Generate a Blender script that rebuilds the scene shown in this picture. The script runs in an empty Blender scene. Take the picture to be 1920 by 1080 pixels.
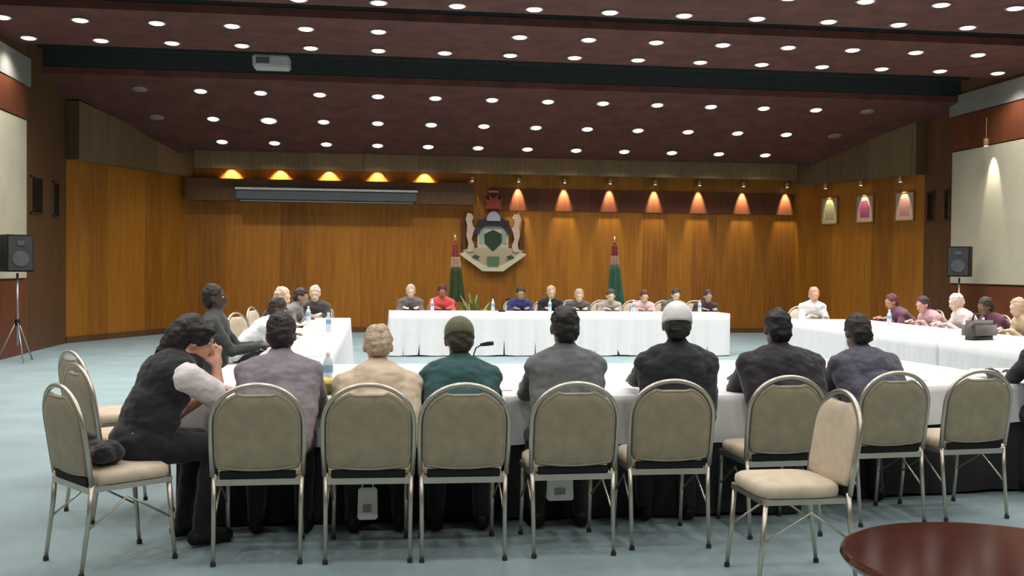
import bpy, bmesh, math, random
from mathutils import Vector, Matrix, noise
R = math.radians
random.seed(7)
C = bpy.context.scene.collection
sc = bpy.context.scene

# ------------------------------------------------------------------ camera, world, exposure
cam_d = bpy.data.cameras.new('camera'); cam = bpy.data.objects.new('camera', cam_d); C.objects.link(cam)
cam_d.sensor_width = 36; cam_d.lens = 36*1950/1920; cam_d.clip_end = 200
CAM = Vector((0, 0, 1.5)); YAW = 7.42; PITCH = -1.10; ROLL = 0.56
cam.matrix_world = Matrix.Translation(CAM) @ Matrix.Rotation(R(-YAW), 4, 'Z') @ Matrix.Rotation(R(90+PITCH), 4, 'X') @ Matrix.Rotation(R(ROLL), 4, 'Z')
sc.camera = cam
sc.view_settings.view_transform = 'Standard'; sc.view_settings.look = 'None'
sc.view_settings.gamma = 1; sc.view_settings.use_curve_mapping = False
sc.view_settings.exposure = 0.5
w = bpy.data.worlds.new('world'); sc.world = w; w.use_nodes = True
w.node_tree.nodes['Background'].inputs[0].default_value = (.5, .5, .55, 1)
w.node_tree.nodes['Background'].inputs[1].default_value = 0.02

S = 1.08                                   # spacing of the ceiling lights
ROWS = [(22.5, -3, 8), (21.3, -4, 9), (19.8, -4, 9), (17.1, -5, 10), (15.95, -5, 10), (14.46, -1, 8), (13.3, 5, 8)]
MISSING = {(4, 1)}; UNLIT = {(1, -4), (1, 9), (2, -4), (2, 9)}
def ceil_z(y):
    pts = [(-4.5, 5.15), (14.46, 5.13), (17.5, 5.0), (19.1, 4.82), (19.8, 4.71), (21.3, 4.41), (22.5, 4.1), (23.2, 3.95)]
    for (a, za), (b, zb) in zip(pts, pts[1:]):
        if y <= b: return za + (zb-za)*(y-a)/(b-a)
    return 3.95
def spot(name, loc, energy, color, angle=120, blend=.7, radius=.06, aim=(0, 0, -1)):
    d = bpy.data.lights.new(name, 'SPOT'); d.energy = energy; d.color = color; d.spot_size = R(angle); d.spot_blend = blend
    d.shadow_soft_size = radius
    o = bpy.data.objects.new(name, d); C.objects.link(o); o.location = loc
    o.rotation_euler = Vector(aim).to_track_quat('-Z', 'Y').to_euler()
    return o
E_DOWN = 62; E_NEAR = 52
WHITE_L = (1.0, .95, .90)
for ri, (y, k0, k1) in enumerate(ROWS):
    kk0, kk1 = (-5, 10) if ri > 3 else (k0, k1)
    for k in range(kk0, kk1+1):
        if (ri, k) in UNLIT or (ri, k) in MISSING: continue
        spot('downlight_lamp', (k*S, y, ceil_z(y)-.08), E_DOWN*(.55 if ri < 3 else 1), WHITE_L, 130, .8)
for y in (11.7, 10.4, 8.2, 6.9):
    for k in range(-5, 11, 1):
        spot('downlight_lamp', (k*S, y, 5.05), E_DOWN*.72, WHITE_L, 130, .8)
for y in (4.9, 2.6, 0.4, -1.8):
    for k in (-4, -2, 0, 2, 4, 6, 8):
        spot('downlight_lamp', (k*S, y, 5.05), E_NEAR, WHITE_L, 150, .6)

# ------------------------------------------------------------------ materials
def srgb(r, g, b):
    f = lambda c: (c/255/12.92) if c/255 <= .04045 else ((c/255+.055)/1.055)**2.4
    return (f(r), f(g), f(b), 1)
def mat(name, col, rough=.6, metal=0, var=.12, scale=6, bump=0, bscale=60, emit=None, es=1, spec=.5, sheen=0):
    m = bpy.data.materials.new(name); m.use_nodes = True; nt = m.node_tree; b = nt.nodes['Principled BSDF']
    b.inputs['Roughness'].default_value = rough; b.inputs['Metallic'].default_value = metal
    b.inputs['Specular IOR Level'].default_value = spec
    if sheen: b.inputs['Sheen Weight'].default_value = sheen
    tc = nt.nodes.new('ShaderNodeTexCoord')
    n = nt.nodes.new('ShaderNodeTexNoise'); n.inputs['Scale'].default_value = scale; n.inputs['Detail'].default_value = 5
    nt.links.new(tc.outputs['Object'], n.inputs['Vector'])
    r = nt.nodes.new('ShaderNodeValToRGB')
    r.color_ramp.elements[0].position = .3; r.color_ramp.elements[1].position = .7
    r.color_ramp.elements[0].color = tuple(c*(1-var) for c in col[:3])+(1,)
    r.color_ramp.elements[1].color = tuple(min(1, c*(1+var)) for c in col[:3])+(1,)
    nt.links.new(n.outputs['Fac'], r.inputs['Fac']); nt.links.new(r.outputs['Color'], b.inputs['Base Color'])
    if bump:
        n2 = nt.nodes.new('ShaderNodeTexNoise'); n2.inputs['Scale'].default_value = bscale; n2.inputs['Detail'].default_value = 3
        nt.links.new(tc.outputs['Object'], n2.inputs['Vector'])
        bp = nt.nodes.new('ShaderNodeBump'); bp.inputs['Strength'].default_value = bump; bp.inputs['Distance'].default_value = .01
        nt.links.new(n2.outputs['Fac'], bp.inputs['Height']); nt.links.new(bp.outputs['Normal'], b.inputs['Normal'])
    if emit:
        b.inputs['Emission Color'].default_value = emit; b.inputs['Emission Strength'].default_value = es
    return m
def wood(name, c0, c1, rough=.45, board=.6, seam=.35, spec=.4):
    """upright veneer boards: UV is metres along the wall and height"""
    m = bpy.data.materials.new(name); m.use_nodes = True; nt = m.node_tree; b = nt.nodes['Principled BSDF']
    b.inputs['Roughness'].default_value = rough; b.inputs['Specular IOR Level'].default_value = spec
    uv = nt.nodes.new('ShaderNodeUVMap'); mp = nt.nodes.new('ShaderNodeMapping'); mp.inputs['Scale'].default_value = (14, .6, 1)
    nt.links.new(uv.outputs['UV'], mp.inputs['Vector'])
    n = nt.nodes.new('ShaderNodeTexNoise'); n.inputs['Scale'].default_value = 1.5; n.inputs['Detail'].default_value = 7
    nt.links.new(mp.outputs['Vector'], n.inputs['Vector'])
    sx = nt.nodes.new('ShaderNodeSeparateXYZ'); nt.links.new(uv.outputs['UV'], sx.inputs[0])
    dv = nt.nodes.new('ShaderNodeMath'); dv.operation = 'DIVIDE'; dv.inputs[1].default_value = board; nt.links.new(sx.outputs[0], dv.inputs[0])
    fl = nt.nodes.new('ShaderNodeMath'); fl.operation = 'FLOOR'; nt.links.new(dv.outputs[0], fl.inputs[0])
    wn = nt.nodes.new('ShaderNodeTexWhiteNoise'); wn.noise_dimensions = '1D'; nt.links.new(fl.outputs[0], wn.inputs['W'])
    mx = nt.nodes.new('ShaderNodeMath'); mx.operation = 'MULTIPLY_ADD'; mx.inputs[1].default_value = .35
    nt.links.new(wn.outputs['Value'], mx.inputs[0]); nt.links.new(n.outputs['Fac'], mx.inputs[2])
    r = nt.nodes.new('ShaderNodeValToRGB'); r.color_ramp.elements[0].position = .35; r.color_ramp.elements[1].position = .95
    r.color_ramp.elements[0].color = c0; r.color_ramp.elements[1].color = c1
    nt.links.new(mx.outputs[0], r.inputs['Fac'])
    fr = nt.nodes.new('ShaderNodeMath'); fr.operation = 'FRACT'; nt.links.new(dv.outputs[0], fr.inputs[0])
    lt = nt.nodes.new('ShaderNodeMath'); lt.operation = 'LESS_THAN'; lt.inputs[1].default_value = .02; nt.links.new(fr.outputs[0], lt.inputs[0])
    ml = nt.nodes.new('ShaderNodeMath'); ml.operation = 'MULTIPLY'; ml.inputs[1].default_value = seam; nt.links.new(lt.outputs[0], ml.inputs[0])
    mi = nt.nodes.new('ShaderNodeMixRGB'); mi.inputs['Color2'].default_value = tuple(c*.35 for c in c0[:3])+(1,)
    nt.links.new(ml.outputs[0], mi.inputs['Fac']); nt.links.new(r.outputs['Color'], mi.inputs['Color1'])
    nt.links.new(mi.outputs['Color'], b.inputs['Base Color'])
    return m
M = {}
M['wall_wood'] = wood('orange_veneer', (.23, .079, .006, 1), (.43, .168, .014, 1), .5, .6, .2)
M['dark_wood'] = wood('brown_veneer', (.085, .04, .016, 1), (.15, .075, .032, 1), .55)
M['red_wood'] = wood('red_brown_veneer', (.10, .026, .010, 1), (.17, .05, .02, 1), .5)
M['bulkhead'] = wood('bulkhead_veneer', (.12, .078, .036, 1), (.20, .13, .065, 1), .6, 1.2)
M['beige_panel'] = mat('beige_fabric_panel', (.52, .48, .36, 1), .9, var=.06, scale=2, bump=.15, bscale=200)
M['grey_panel'] = mat('grey_upper_panel', (.22, .21, .19, 1), .8, var=.1, scale=2)
M['ceiling'] = mat('red_brown_ceiling_board', (.10, .031, .024, 1), .75, var=.35, scale=3, bump=.3, bscale=30)
M['black_void'] = mat('black_plenum', (.018, .026, .026, 1), .8, var=.2)
M['carpet'] = mat('blue_grey_carpet', (.235, .325, .345, 1), .62, var=.12, scale=1.6, bump=.3, bscale=300, spec=.35)
M['plaster'] = mat('plaster', (.3, .25, .2, 1), .8)
M['cloth'] = mat('white_tablecloth', (.70, .72, .735, 1), .75, var=.02, bump=.05, bscale=25)
M['surround'] = mat('black_surround', (.014, .014, .018, 1), .85, var=.2)
M['taupe'] = mat('khaki_upholstery', (.30, .262, .172, 1), .8, var=.12, scale=14, bump=.2, bscale=220, sheen=.2)
M['seatfab'] = mat('cream_seat_upholstery', (.56, .48, .36, 1), .8, var=.1, scale=14, bump=.2, bscale=220)
M['frame'] = mat('champagne_steel', (.55, .52, .44, 1), .32, metal=.85, var=.05)
M['glide'] = mat('black_glide', (.02, .02, .02, 1), .6)
M['mahogany'] = mat('polished_mahogany', (.06, .013, .007, 1), .13, var=.35, scale=5, spec=.6)
M['lens'] = mat('lit_lens', (.9, .88, .85, 1), .4, emit=(1, .93, .86, 1), es=4.5)
M['lens_bright'] = mat('bright_lens', (.9, .88, .9, 1), .4, emit=(.98, .92, 1, 1), es=9)
M['lens_off'] = mat('unlit_lens', (.20, .19, .19, 1), .4)
M['trim'] = mat('lamp_trim', (.25, .2, .18, 1), .4)
M['can'] = mat('brass_lamp_can', (.4, .28, .12, 1), .4, metal=.6)
M['black'] = mat('black_plastic', (.008, .008, .009, 1), .6, var=.2, spec=.25)
M['mesh'] = mat('speaker_mesh', (.03, .03, .032, 1), .7, bump=.4, bscale=300)
M['steel'] = mat('grey_steel', (.4, .42, .42, 1), .35, metal=.8)
M['greycase'] = mat('dark_grey_case', (.07, .08, .085, 1), .5)
M['palecase'] = mat('pale_grey_case', (.42, .45, .43, 1), .5)
M['white'] = mat('white_paint', (.8, .8, .78, 1), .6, var=.03)
M['paper'] = mat('paper', (.85, .84, .80, 1), .8, var=.02)
M['green'] = mat('leaf_green', (.05, .12, .03, 1), .5, var=.4, scale=20)
M['pot'] = mat('clay_pot', (.25, .1, .05, 1), .7)
M['glass'] = mat('pale_plastic_bottle', (.55, .62, .66, 1), .15, spec=.7)
M['gold'] = mat('gold_finial', (.75, .55, .2, 1), .3, metal=.9)
_mc = {}
def col(c, rough=.8, kind='fabric', **k):
    key = (tuple(c), rough, kind)
    if key not in _mc:
        nm = {'fabric': 'woven_fabric', 'skin': 'skin', 'hair': 'hair', 'paint': 'paint'}[kind]
        if kind == 'fabric': _mc[key] = mat(nm, srgb(*c), .85, var=.18, scale=12, bump=.35, bscale=45, sheen=.15)
        elif kind == 'skin': _mc[key] = mat(nm, srgb(*c), .5, var=.06, scale=10)
        elif kind == 'hair': _mc[key] = mat(nm, srgb(*c), .55, var=.35, scale=40, bump=.6, bscale=90)
        else: _mc[key] = mat(nm, srgb(*c), rough, var=.05)
    return _mc[key]

# ------------------------------------------------------------------ helpers
def thing(name, label, cat, loc=(0, 0, 0), rz=0, group=None):
    o = bpy.data.objects.new(name, None); C.objects.link(o); o.empty_display_size = .1
    o.location = loc; o.rotation_euler = (0, 0, rz); o['label'] = label; o['category'] = cat
    if group: o['group'] = group
    return o
def tag(o, label, cat, group=None):
    o['label'] = label; o['category'] = cat
    if group: o['group'] = group
    return o
def obj(name, bm, m, parent=None, smooth=False):
    if isinstance(bm, bmesh.types.BMesh):
        bmesh.ops.recalc_face_normals(bm, faces=bm.faces)
        me = bpy.data.meshes.new(name); bm.to_mesh(me); bm.free()
    else: me = bm
    if smooth:
        for p in me.polygons: p.use_smooth = True
    if m is not None:
        me.materials.clear(); me.materials.append(m)
    o = bpy.data.objects.new(name, me); C.objects.link(o)
    if parent: o.parent = parent
    return o
def struct(name, bm, m, smooth=False):
    o = obj(name, bm, m, None, smooth); o['kind'] = 'structure'; return o
def dup(root, loc, rz, label=None, group=None):
    r = root.copy(); C.objects.link(r); r.location = loc; r.rotation_euler = (0, 0, rz)
    if label: r['label'] = label
    if group: r['group'] = group
    for ch in list(root.children):
        c = ch.copy(); C.objects.link(c); c.parent = r
        for g in list(ch.children):
            d = g.copy(); C.objects.link(d); d.parent = c
    return r
def bx(bm, x0, x1, y0, y1, z0, z1, bev=0, mtx=None):
    vs = [bm.verts.new((x, y, z)) for x in (x0, x1) for y in (y0, y1) for z in (z0, z1)]
    fs = [bm.faces.new([vs[i] for i in f]) for f in ((0, 1, 3, 2), (4, 6, 7, 5), (0, 4, 5, 1), (2, 3, 7, 6), (0, 2, 6, 4), (1, 5, 7, 3))]
    if bev:
        es = list({e for f in fs for e in f.edges})
        rr = bmesh.ops.bevel(bm, geom=es, offset=bev, segments=2, affect='EDGES')
        vs = list({v for f in rr['faces'] for v in f.verts} | {v for v in vs if v.is_valid})
    if mtx is not None:
        for v in set(vs):
            if v.is_valid: v.co = mtx @ v.co
    return bm
def box(x0, x1, y0, y1, z0, z1, bev=0, mtx=None): return bx(bmesh.new(), x0, x1, y0, y1, z0, z1, bev, mtx)
def tube(bm, pts, r, n=10, closed=False):
    pts = [Vector(p) for p in pts]; rings = []; N = len(pts)
    rs = r if isinstance(r, (list, tuple)) else [r]*N
    prev = None
    for i, p in enumerate(pts):
        if closed: t = pts[(i+1) % N]-pts[i-1]
        else: t = pts[min(i+1, N-1)]-pts[max(i-1, 0)]
        t.normalize()
        if prev is None:
            a = Vector((0, 0, 1)) if abs(t.z) < .9 else Vector((1, 0, 0)); u = t.cross(a).normalized()
        else:
            u = (prev-t*prev.dot(t)).normalized()
        prev = u; v = t.cross(u)
        rings.append([bm.verts.new(p+(u*math.cos(2*math.pi*j/n)+v*math.sin(2*math.pi*j/n))*rs[i]) for j in range(n)])
    for i in range(N if closed else N-1):
        a, b = rings[i], rings[(i+1) % N]
        for j in range(n): bm.faces.new((a[j], a[(j+1) % n], b[(j+1) % n], b[j]))
    if not closed:
        bm.faces.new(rings[0]); bm.faces.new(rings[-1][::-1])
    return bm
def lathe(bm, prof, n=24, cx=0, cy=0):
    rings = []
    for r, z in prof:
        rings.append([bm.verts.new((cx+max(r, .0004)*math.cos(2*math.pi*j/n), cy+max(r, .0004)*math.sin(2*math.pi*j/n), z)) for j in range(n)])
    for a, b in zip(rings, rings[1:]):
        for j in range(n): bm.faces.new((a[j], a[(j+1) % n], b[(j+1) % n], b[j]))
    bm.faces.new(rings[0][::-1]); bm.faces.new(rings[-1]); return bm
def prism(pts, y0, y1, bev=0):
    """polygon in the XZ plane given depth along Y"""
    bm = bmesh.new(); a = [bm.verts.new((x, y0, z)) for x, z in pts]; b = [bm.verts.new((x, y1, z)) for x, z in pts]
    bm.faces.new(a); bm.faces.new(b[::-1]); n = len(pts)
    for i in range(n): bm.faces.new((a[i], b[i], b[(i+1) % n], a[(i+1) % n]))
    return bm
def slab(p0, p1, z0, z1, t, z1b=None, z0b=None):
    """upright wall slab from p0 to p1 with metre UVs; t = thickness to the outside (left of p0->p1)"""
    p0 = Vector((p0[0], p0[1], 0)); p1 = Vector((p1[0], p1[1], 0)); d = (p1-p0); L = d.length; d.normalize()
    nrm = Vector((-d.y, d.x, 0))*t; z1b = z1 if z1b is None else z1b; z0b = z0 if z0b is None else z0b
    bm = bmesh.new(); uvl = bm.loops.layers.uv.new('UVMap'); co = []
    for off in (Vector(), nrm):
        for s, q, za, zb in ((0, p0, z0, z1), (L, p1, z0b, z1b)):
            for z in (za, zb):
                v = bm.verts.new(q+off+Vector((0, 0, z))); co.append((v, s+(.3 if off.length else 0), z))
    V = [c[0] for c in co]; uvm = {c[0]: (c[1], c[2]) for c in co}
    for f in ((0, 1, 3, 2), (4, 6, 7, 5), (0, 4, 5, 1), (2, 3, 7, 6), (0, 2, 6, 4), (1, 5, 7, 3)):
        fc = bm.faces.new([V[i] for i in f])
        for l in fc.loops: l[uvl].uv = uvm[l.vert]
    return bm

# ------------------------------------------------------------------ the room
XL, XR = -5.8, 11.3
BL, BR, YB = -4.27, 10.0, 24.0
YSL, YSR = 20.5, 20.4                      # where the splayed panels start
Y0 = -4.5
struct('floor', box(XL-.2, XR+.2, Y0-.1, YB+.3, -.1, 0), M['carpet'])
struct('wall_back', slab((BL-.3, YB), (BR+.3, YB), 0, 4.6, .15), M['wall_wood'])
struct('wall_splay_left', slab((XL, YSL), (BL, YB), 0, 4.9, .15), M['wall_wood'])
struct('wall_splay_right', slab((BR, YB), (XR, YSR), 0, 4.9, .15), M['wall_wood'])
struct('wall_left', slab((XL, Y0), (XL, YSL), 0, 5.4, .15), M['dark_wood'])
struct('wall_right', slab((XR, YSR), (XR, Y0), 0, 5.4, .15), M['dark_wood'])
struct('wall_front', slab((XR, Y0), (XL, Y0), 0, 5.4, .15), M['dark_wood'])
# side walls: mahogany wainscot, beige fabric panel, red-brown band, grey upper strip
struct('trim_1', slab((XL+.03, Y0), (XL+.03, 18.15), 0, 1.22, .03), M['red_wood'])
struct('trim_2', slab((XR-.03, 19.3), (XR-.03, Y0), 0, 1.25, .03), M['red_wood'])
struct('trim_3', slab((XL+.04, Y0), (XL+.04, 18.15), 1.26, 3.86, .04), M['beige_panel'])
struct('trim_4', slab((XR-.04, 19.3), (XR-.04, Y0), 1.29, 3.86, .04), M['beige_panel'])
struct('trim_5', slab((XL+.05, Y0), (XL+.05, 18.15), 3.88, 4.42, .05), M['red_wood'])
struct('trim_6', slab((XR-.05, 19.3), (XR-.05, Y0), 3.88, 4.55, .05), M['red_wood'])
struct('trim_7', slab((XL+.06, Y0), (XL+.06, 18.3), 4.44, 4.9, .06), M['grey_panel'])
struct('trim_8', slab((XR-.06, 19.4), (XR-.06, Y0), 4.57, 4.96, .06), M['grey_panel'])
# ceiling in three fields with two black slots between them
def ceil_field(ys):
    bm = bmesh.new(); rows = []
    for y in ys:
        z = ceil_z(y)
        rows.append([bm.verts.new((x, y, zz)) for x, zz in ((XL-.1, z), (XR+.1, z), (XR+.1, z+.12), (XL-.1, z+.12))])
    for a, b in zip(rows, rows[1:]):
        for i in range(4): bm.faces.new((a[i], a[(i+1) % 4], b[(i+1) % 4], b[i]))
    bm.faces.new(rows[0]); bm.faces.new(rows[-1][::-1]); return bm
bm = ceil_field([Y0-.1, 5, 10, 14.46, 14.72])
tmp = ceil_field([15.35, 16, 17.5]); me = bpy.data.meshes.new('t'); tmp.to_mesh(me); bm.from_mesh(me); tmp.free()
tmp = ceil_field([19.1, 19.8, 21.3, 22.5, 23.2]); me = bpy.data.meshes.new('t'); tmp.to_mesh(me); bm.from_mesh(me); tmp.free()
struct('ceiling', bm, M['ceiling'])
for i, (a, b) in enumerate(((14.72, 15.35), (17.5, 19.1))):
    bm = bmesh.new(); z = ceil_z(a); zt = z+.55
    bx(bm, XL-.1, XR+.1, a-.06, b+.06, zt, zt+.05)
    bx(bm, XL-.1, XR+.1, a-.06, a-.002, z+.13, zt); bx(bm, XL-.1, XR+.1, b+.002, b+.06, ceil_z(b)+.13, zt)
    for j in range(3):                                                    # black service rails inside the slot
        yy = a+(b-a)*(j+.5)/3; bx(bm, XL, XR, yy-.02, yy+.02, z+.2, z+.26)
    struct('trim_%d' % (9+i), bm, M['black_void'])
# bulkhead at the ceiling end, returning along the splays
struct('trim_11', slab((BL+.35, 23.12), (BR-.35, 23.12), 3.60, 3.98, .08), M['bulkhead'])
n_l = Vector((YB-YSL, -(BL-XL), 0)).normalized()
def splL(s, off): # s = 0 at the pier, 1 at the back corner
    return (XL+(BL-XL)*s+n_l.x*off, YSL+(YB-YSL)*s+n_l.y*off)
n_r = Vector((-(YB-YSR), -(XR-BR), 0)).normalized()
def splR(s, off): # s = 0 at the pier
    return (XR+(BR-XR)*s+n_r.x*off, YSR+(YB-YSR)*s+n_r.y*off)
struct('trim_12', slab(splL(.0, .28), splL(.97, .28), 3.46, 4.55, .28, 4.0), M['bulkhead'])
struct('trim_13', slab(splR(.97, .28), splR(.0, .28), 3.52, 4.0, .28, 4.6), M['bulkhead'])
# soffit above the wall lamps (closes the slot between bulkhead and wall)
struct('trim_14', box(BL-.2, BR+.2, 23.2, YB, 3.9, 3.98), M['bulkhead'])
# dark red band of the back wall, casing left of the emblem
struct('trim_15', slab((2.55, YB-.03), (BR-.05, YB-.03), 2.84, 3.34, .03), M['red_wood'])
struct('trim_16', slab((BL+.1, YB-.32), (2.2, YB-.32), 2.93, 3.42, .3), M['dark_wood'])
struct('baseboard_back', slab((BL, YB-.02), (BR, YB-.02), 0, .12, .02), M['dark_wood'])
struct('baseboard_left', slab(splL(0, .02), splL(1, .02), 0, .12, .02), M['dark_wood'])
struct('baseboard_right', slab(splR(1, .02), splR(0, .02), 0, .12, .02), M['dark_wood'])

# ------------------------------------------------------------------ ceiling downlights
ORD = ['first', 'second', 'third', 'fourth', 'fifth', 'sixth', 'seventh', 'eighth', 'ninth', 'tenth', 'eleventh', 'twelfth', 'thirteenth', 'fourteenth', 'fifteenth', 'sixteenth']
ROWN = ['row nearest the back wall', 'second row from the back wall', 'row just behind the wide black slot',
        'row just before the wide black slot', 'row just behind the narrow black slot', 'row just before the narrow black slot', 'topmost row at the picture edge']
def make_downlight(kind):
    t = thing('downlight', 'downlight', 'ceiling light', group='ceiling downlights')
    bm = bmesh.new(); lathe(bm, [(.112, 0), (.138, -.004), (.14, -.012), (.13, -.02), (.112, -.016)], 28); obj('trim_ring', bm, M['trim'], t, True)
    bm = bmesh.new()
    R0 = {'on': .11, 'bright': .11, 'off': .11}[kind]
    lathe(bm, [(R0, .0), (R0, -.014), (R0*.8, -.026), (R0*.4, -.034), (.0, -.036)], 24)
    obj('lens', bm, {'on': M['lens'], 'bright': M['lens_bright'], 'off': M['lens_off']}[kind], t, True)
    return t
prot = {}
for ri, (y, k0, k1) in enumerate(ROWS):
    n = 0
    for k in range(k0, k1+1):
        if (ri, k) in MISSING: continue
        kind = 'off' if (ri, k) in UNLIT else ('bright' if (ri, k) == (1, -2) else 'on')
        state = {'off': 'unlit', 'bright': 'brightest glowing', 'on': 'lit'}[kind]
        lab = '%s round downlight, %s from left in the %s' % (state, ORD[n], ROWN[ri]); n += 1
        loc = (k*S, y, ceil_z(y)+.001)
        if kind not in prot:
            d = make_downlight(kind); prot[kind] = d; d.location = loc; d['label'] = lab
        else: d = dup(prot[kind], loc, 0, lab)
        sl = (ceil_z(y+.1)-ceil_z(y-.1))/.2
        d.rotation_euler = (math.atan(sl), 0, 0)
        if kind == 'bright': d.scale = (1.35, 1.35, 1.35)
# the projector hanging in the wide slot
t = thing('ceiling_projector', 'pale grey box projector hanging in the wide black ceiling slot', 'projector', (-1.78, 18.0, 4.92))
obj('body', box(-.30, .30, -.22, .22, -.10, .10, .025), M['palecase'], t)
bm = bmesh.new(); tube(bm, [(0, 0, .1), (0, 0, .62)], .025); obj('mounting_pole', bm, M['steel'], t)
bm = bmesh.new(); tube(bm, [(.12, .20, 0), (.12, .27, 0)], .05, 16); obj('lens', bm, M['black'], t, True)
obj('vent', box(-.24, -.02, -.228, -.215, -.05, .05), M['greycase'], t)

# ------------------------------------------------------------------ wall washer lamps
def make_washer():
    t = thing('wall_washer', 'w', 'wall lamp', group='warm wall washers')
    bm = bmesh.new(); lathe(bm, [(.045, -.10), (.05, -.10), (.05, .02), (.045, .03), (.02, .035)], 18); obj('lamp_can', bm, M['can'], t, True)
    bm = bmesh.new(); lathe(bm, [(.040, -.099), (.0, -.104)], 16); obj('bulb', bm, M['lens'], t, True)
    bm = bmesh.new(); tube(bm, [(0, 0, .03), (0, 0, .42)], .008, 8); obj('stem', bm, M['can'], t)
    return t
WARM = (1, .88, .56)
ws = None
def washer(p, aim, label, e, color=WARM, zrot=0, cone=42):
    global ws
    if ws is None: ws = make_washer(); ws.location = p; ws['label'] = label
    else: dup(ws, p, zrot, label)
    spot('wall_washer_lamp', (p[0], p[1], p[2]-.115), e, color, cone, .5, .03, aim)
for k in range(-3, 10):
    side = 'above the screen casing' if k < 2 else 'over the dark red band'
    n = k+3 if k < 2 else k-2
    lab = 'warm wall washer %s, %s from left' % (side, ORD[n])
    washer((k*S, 23.86, 3.59 if k > 1 else 3.84), (0, .28, -1), lab, 130 if k > 1 else 60, cone=42 if k > 1 else 90)
for i, s in enumerate((.70, .42, .13)):
    p = splR(s, .16)
    washer((p[0], p[1], 3.50), (-n_r.x*.28, -n_r.y*.28, -1), 'warm wall washer above the %s framed poster on the right' % ('left', 'middle', 'right')[i], 30, (1, .8, .38))
for i, y in enumerate((17.9, 16.3, 14.7, 13.1)):
    if i < 2: washer((XR-.2, y, 3.93), (.3, 0, -1), 'white wall washer above the right beige panel, %s' % ('over the loudspeaker', 'at the picture edge')[i], 70, (1, .93, .75))
    else: spot('wall_washer_lamp', (XR-.22, y, 3.8), 70, (1, .93, .75), 62, .55, .03, (.3, 0, -1))

# ------------------------------------------------------------------ projection screen casing, grilles, posters
t = thing('projection_screen_case', 'long grey roll-up projection screen case under the ceiling of the back wall', 'screen', ((-3.05+.85)/2, YB-.42, 3.08))
obj('housing', box(-1.98, 1.98, -.10, .09, -.13, .09, .02), M['greycase'], t)
obj('top_rail', box(-2.0, 2.0, -.13, .09, .09, .14, .008), M['palecase'], t)
bm = bmesh.new(); tube(bm, [(-1.9, 0, -.14), (1.9, 0, -.14)], .02); obj('weight_bar', bm, M['steel'], t)
def grille(x, y0, y1, z0, z1, s, label):
    t = thing('wall_grille', label, 'grille', (x, (y0+y1)/2, z0), 0, 'tall dark grilles on the piers')
    h = z1-z0; hw = (y1-y0)/2
    bm = bmesh.new()
    for a in (-hw, hw-.02): bx(bm, 0, s*.03, a, a+.02, 0, h)
    for a in (0, h-.02): bx(bm, 0, s*.03, -hw, hw, a, a+.02)
    obj('frame', bm, M['dark_wood'], t)
    bm = bmesh.new(); bx(bm, 0, s*.012, -hw+.02, hw-.02, .02, h-.02)
    k = 0
    while .05+k*.05 < h-.03:
        bx(bm, s*.012, s*.024, -hw+.02, hw-.02, .04+k*.05, .06+k*.05); k += 1
    obj('louvres', bm, M['black'], t)
grille(XL+.002, 18.45, 19.05, 2.35, 2.98, 1, 'tall dark louvred grille on the left pier, nearer the beige panel')
grille(XL+.002, 19.65, 20.0, 2.35, 2.98, 1, 'narrow dark louvred grille on the left pier, nearer the orange wall')
grille(XR-.002, 19.42, 19.60, 2.55, 3.15, -1, 'narrow dark louvred grille on the right pier beside the beige panel')
grille(XR-.002, 19.98, 20.26, 2.55, 3.15, -1, 'dark louvred grille on the right pier beside the posters')
ang = math.atan2(-n_r.x, n_r.y)           # local -Y faces the room
for i, (s, c1, c2, lb) in enumerate(((.70, (176, 168, 140), (140, 140, 120), 'pale grey-green framed poster, leftmost of three on the right wall'),
                                     (.42, (190, 160, 165), (140, 70, 120), 'pink and purple framed poster, middle of three on the right wall'),
                                     (.13, (190, 165, 160), (165, 125, 135), 'pale pink framed poster, rightmost of three beside the grille'))):
    p = splR(s, .012)
    t = thing('framed_poster', lb, 'poster', (p[0], p[1], 2.58), math.atan2(n_r.y, n_r.x)+math.pi/2, 'posters on the right wall')
    W = .26; H = .62
    bm = bmesh.new()
    for a in (-W, W-.025): bx(bm, a, a+.025, -.03, .0, 0, H)
    for a in (0, H-.025): bx(bm, -W, W, -.03, .0, a, a+.025)
    obj('picture_frame', bm, col((150, 110, 60), .5, 'paint'), t)
    obj('sheet', box(-W+.02, W-.02, -.018, -.002, .02, H-.02), col(c1, .7, 'paint'), t)
    bm = prism([(-.13, .12), (.13, .12), (.15, .32), (.06, .50), (-.1, .48), (-.15, .3)], -.021, -.0185)
    obj('printed_figure', bm, col(c2, .7, 'paint'), t)

# ------------------------------------------------------------------ emblem on the back wall
t = thing('coat_of_arms', 'large carved coat of arms with shield, supporters and scroll on the back wall', 'emblem', (2.66, YB-.04, 1.46))
def epiece(name, pts, y0, y1, c, mirror=False):
    b = prism(pts, -y1, -y0)
    if mirror:
        t2 = prism([(-x, z) for x, z in pts][::-1], -y1, -y0); me = bpy.data.meshes.new('t'); t2.to_mesh(me); b.from_mesh(me); t2.free()
    return obj(name, b, col(c, .5, 'paint'), t)
def arcpts(cx, cz, rx, rz, a0, a1, n=14): return [(cx+rx*math.cos(R(a0+(a1-a0)*i/n)), cz+rz*math.sin(R(a0+(a1-a0)*i/n))) for i in range(n+1)]
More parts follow.
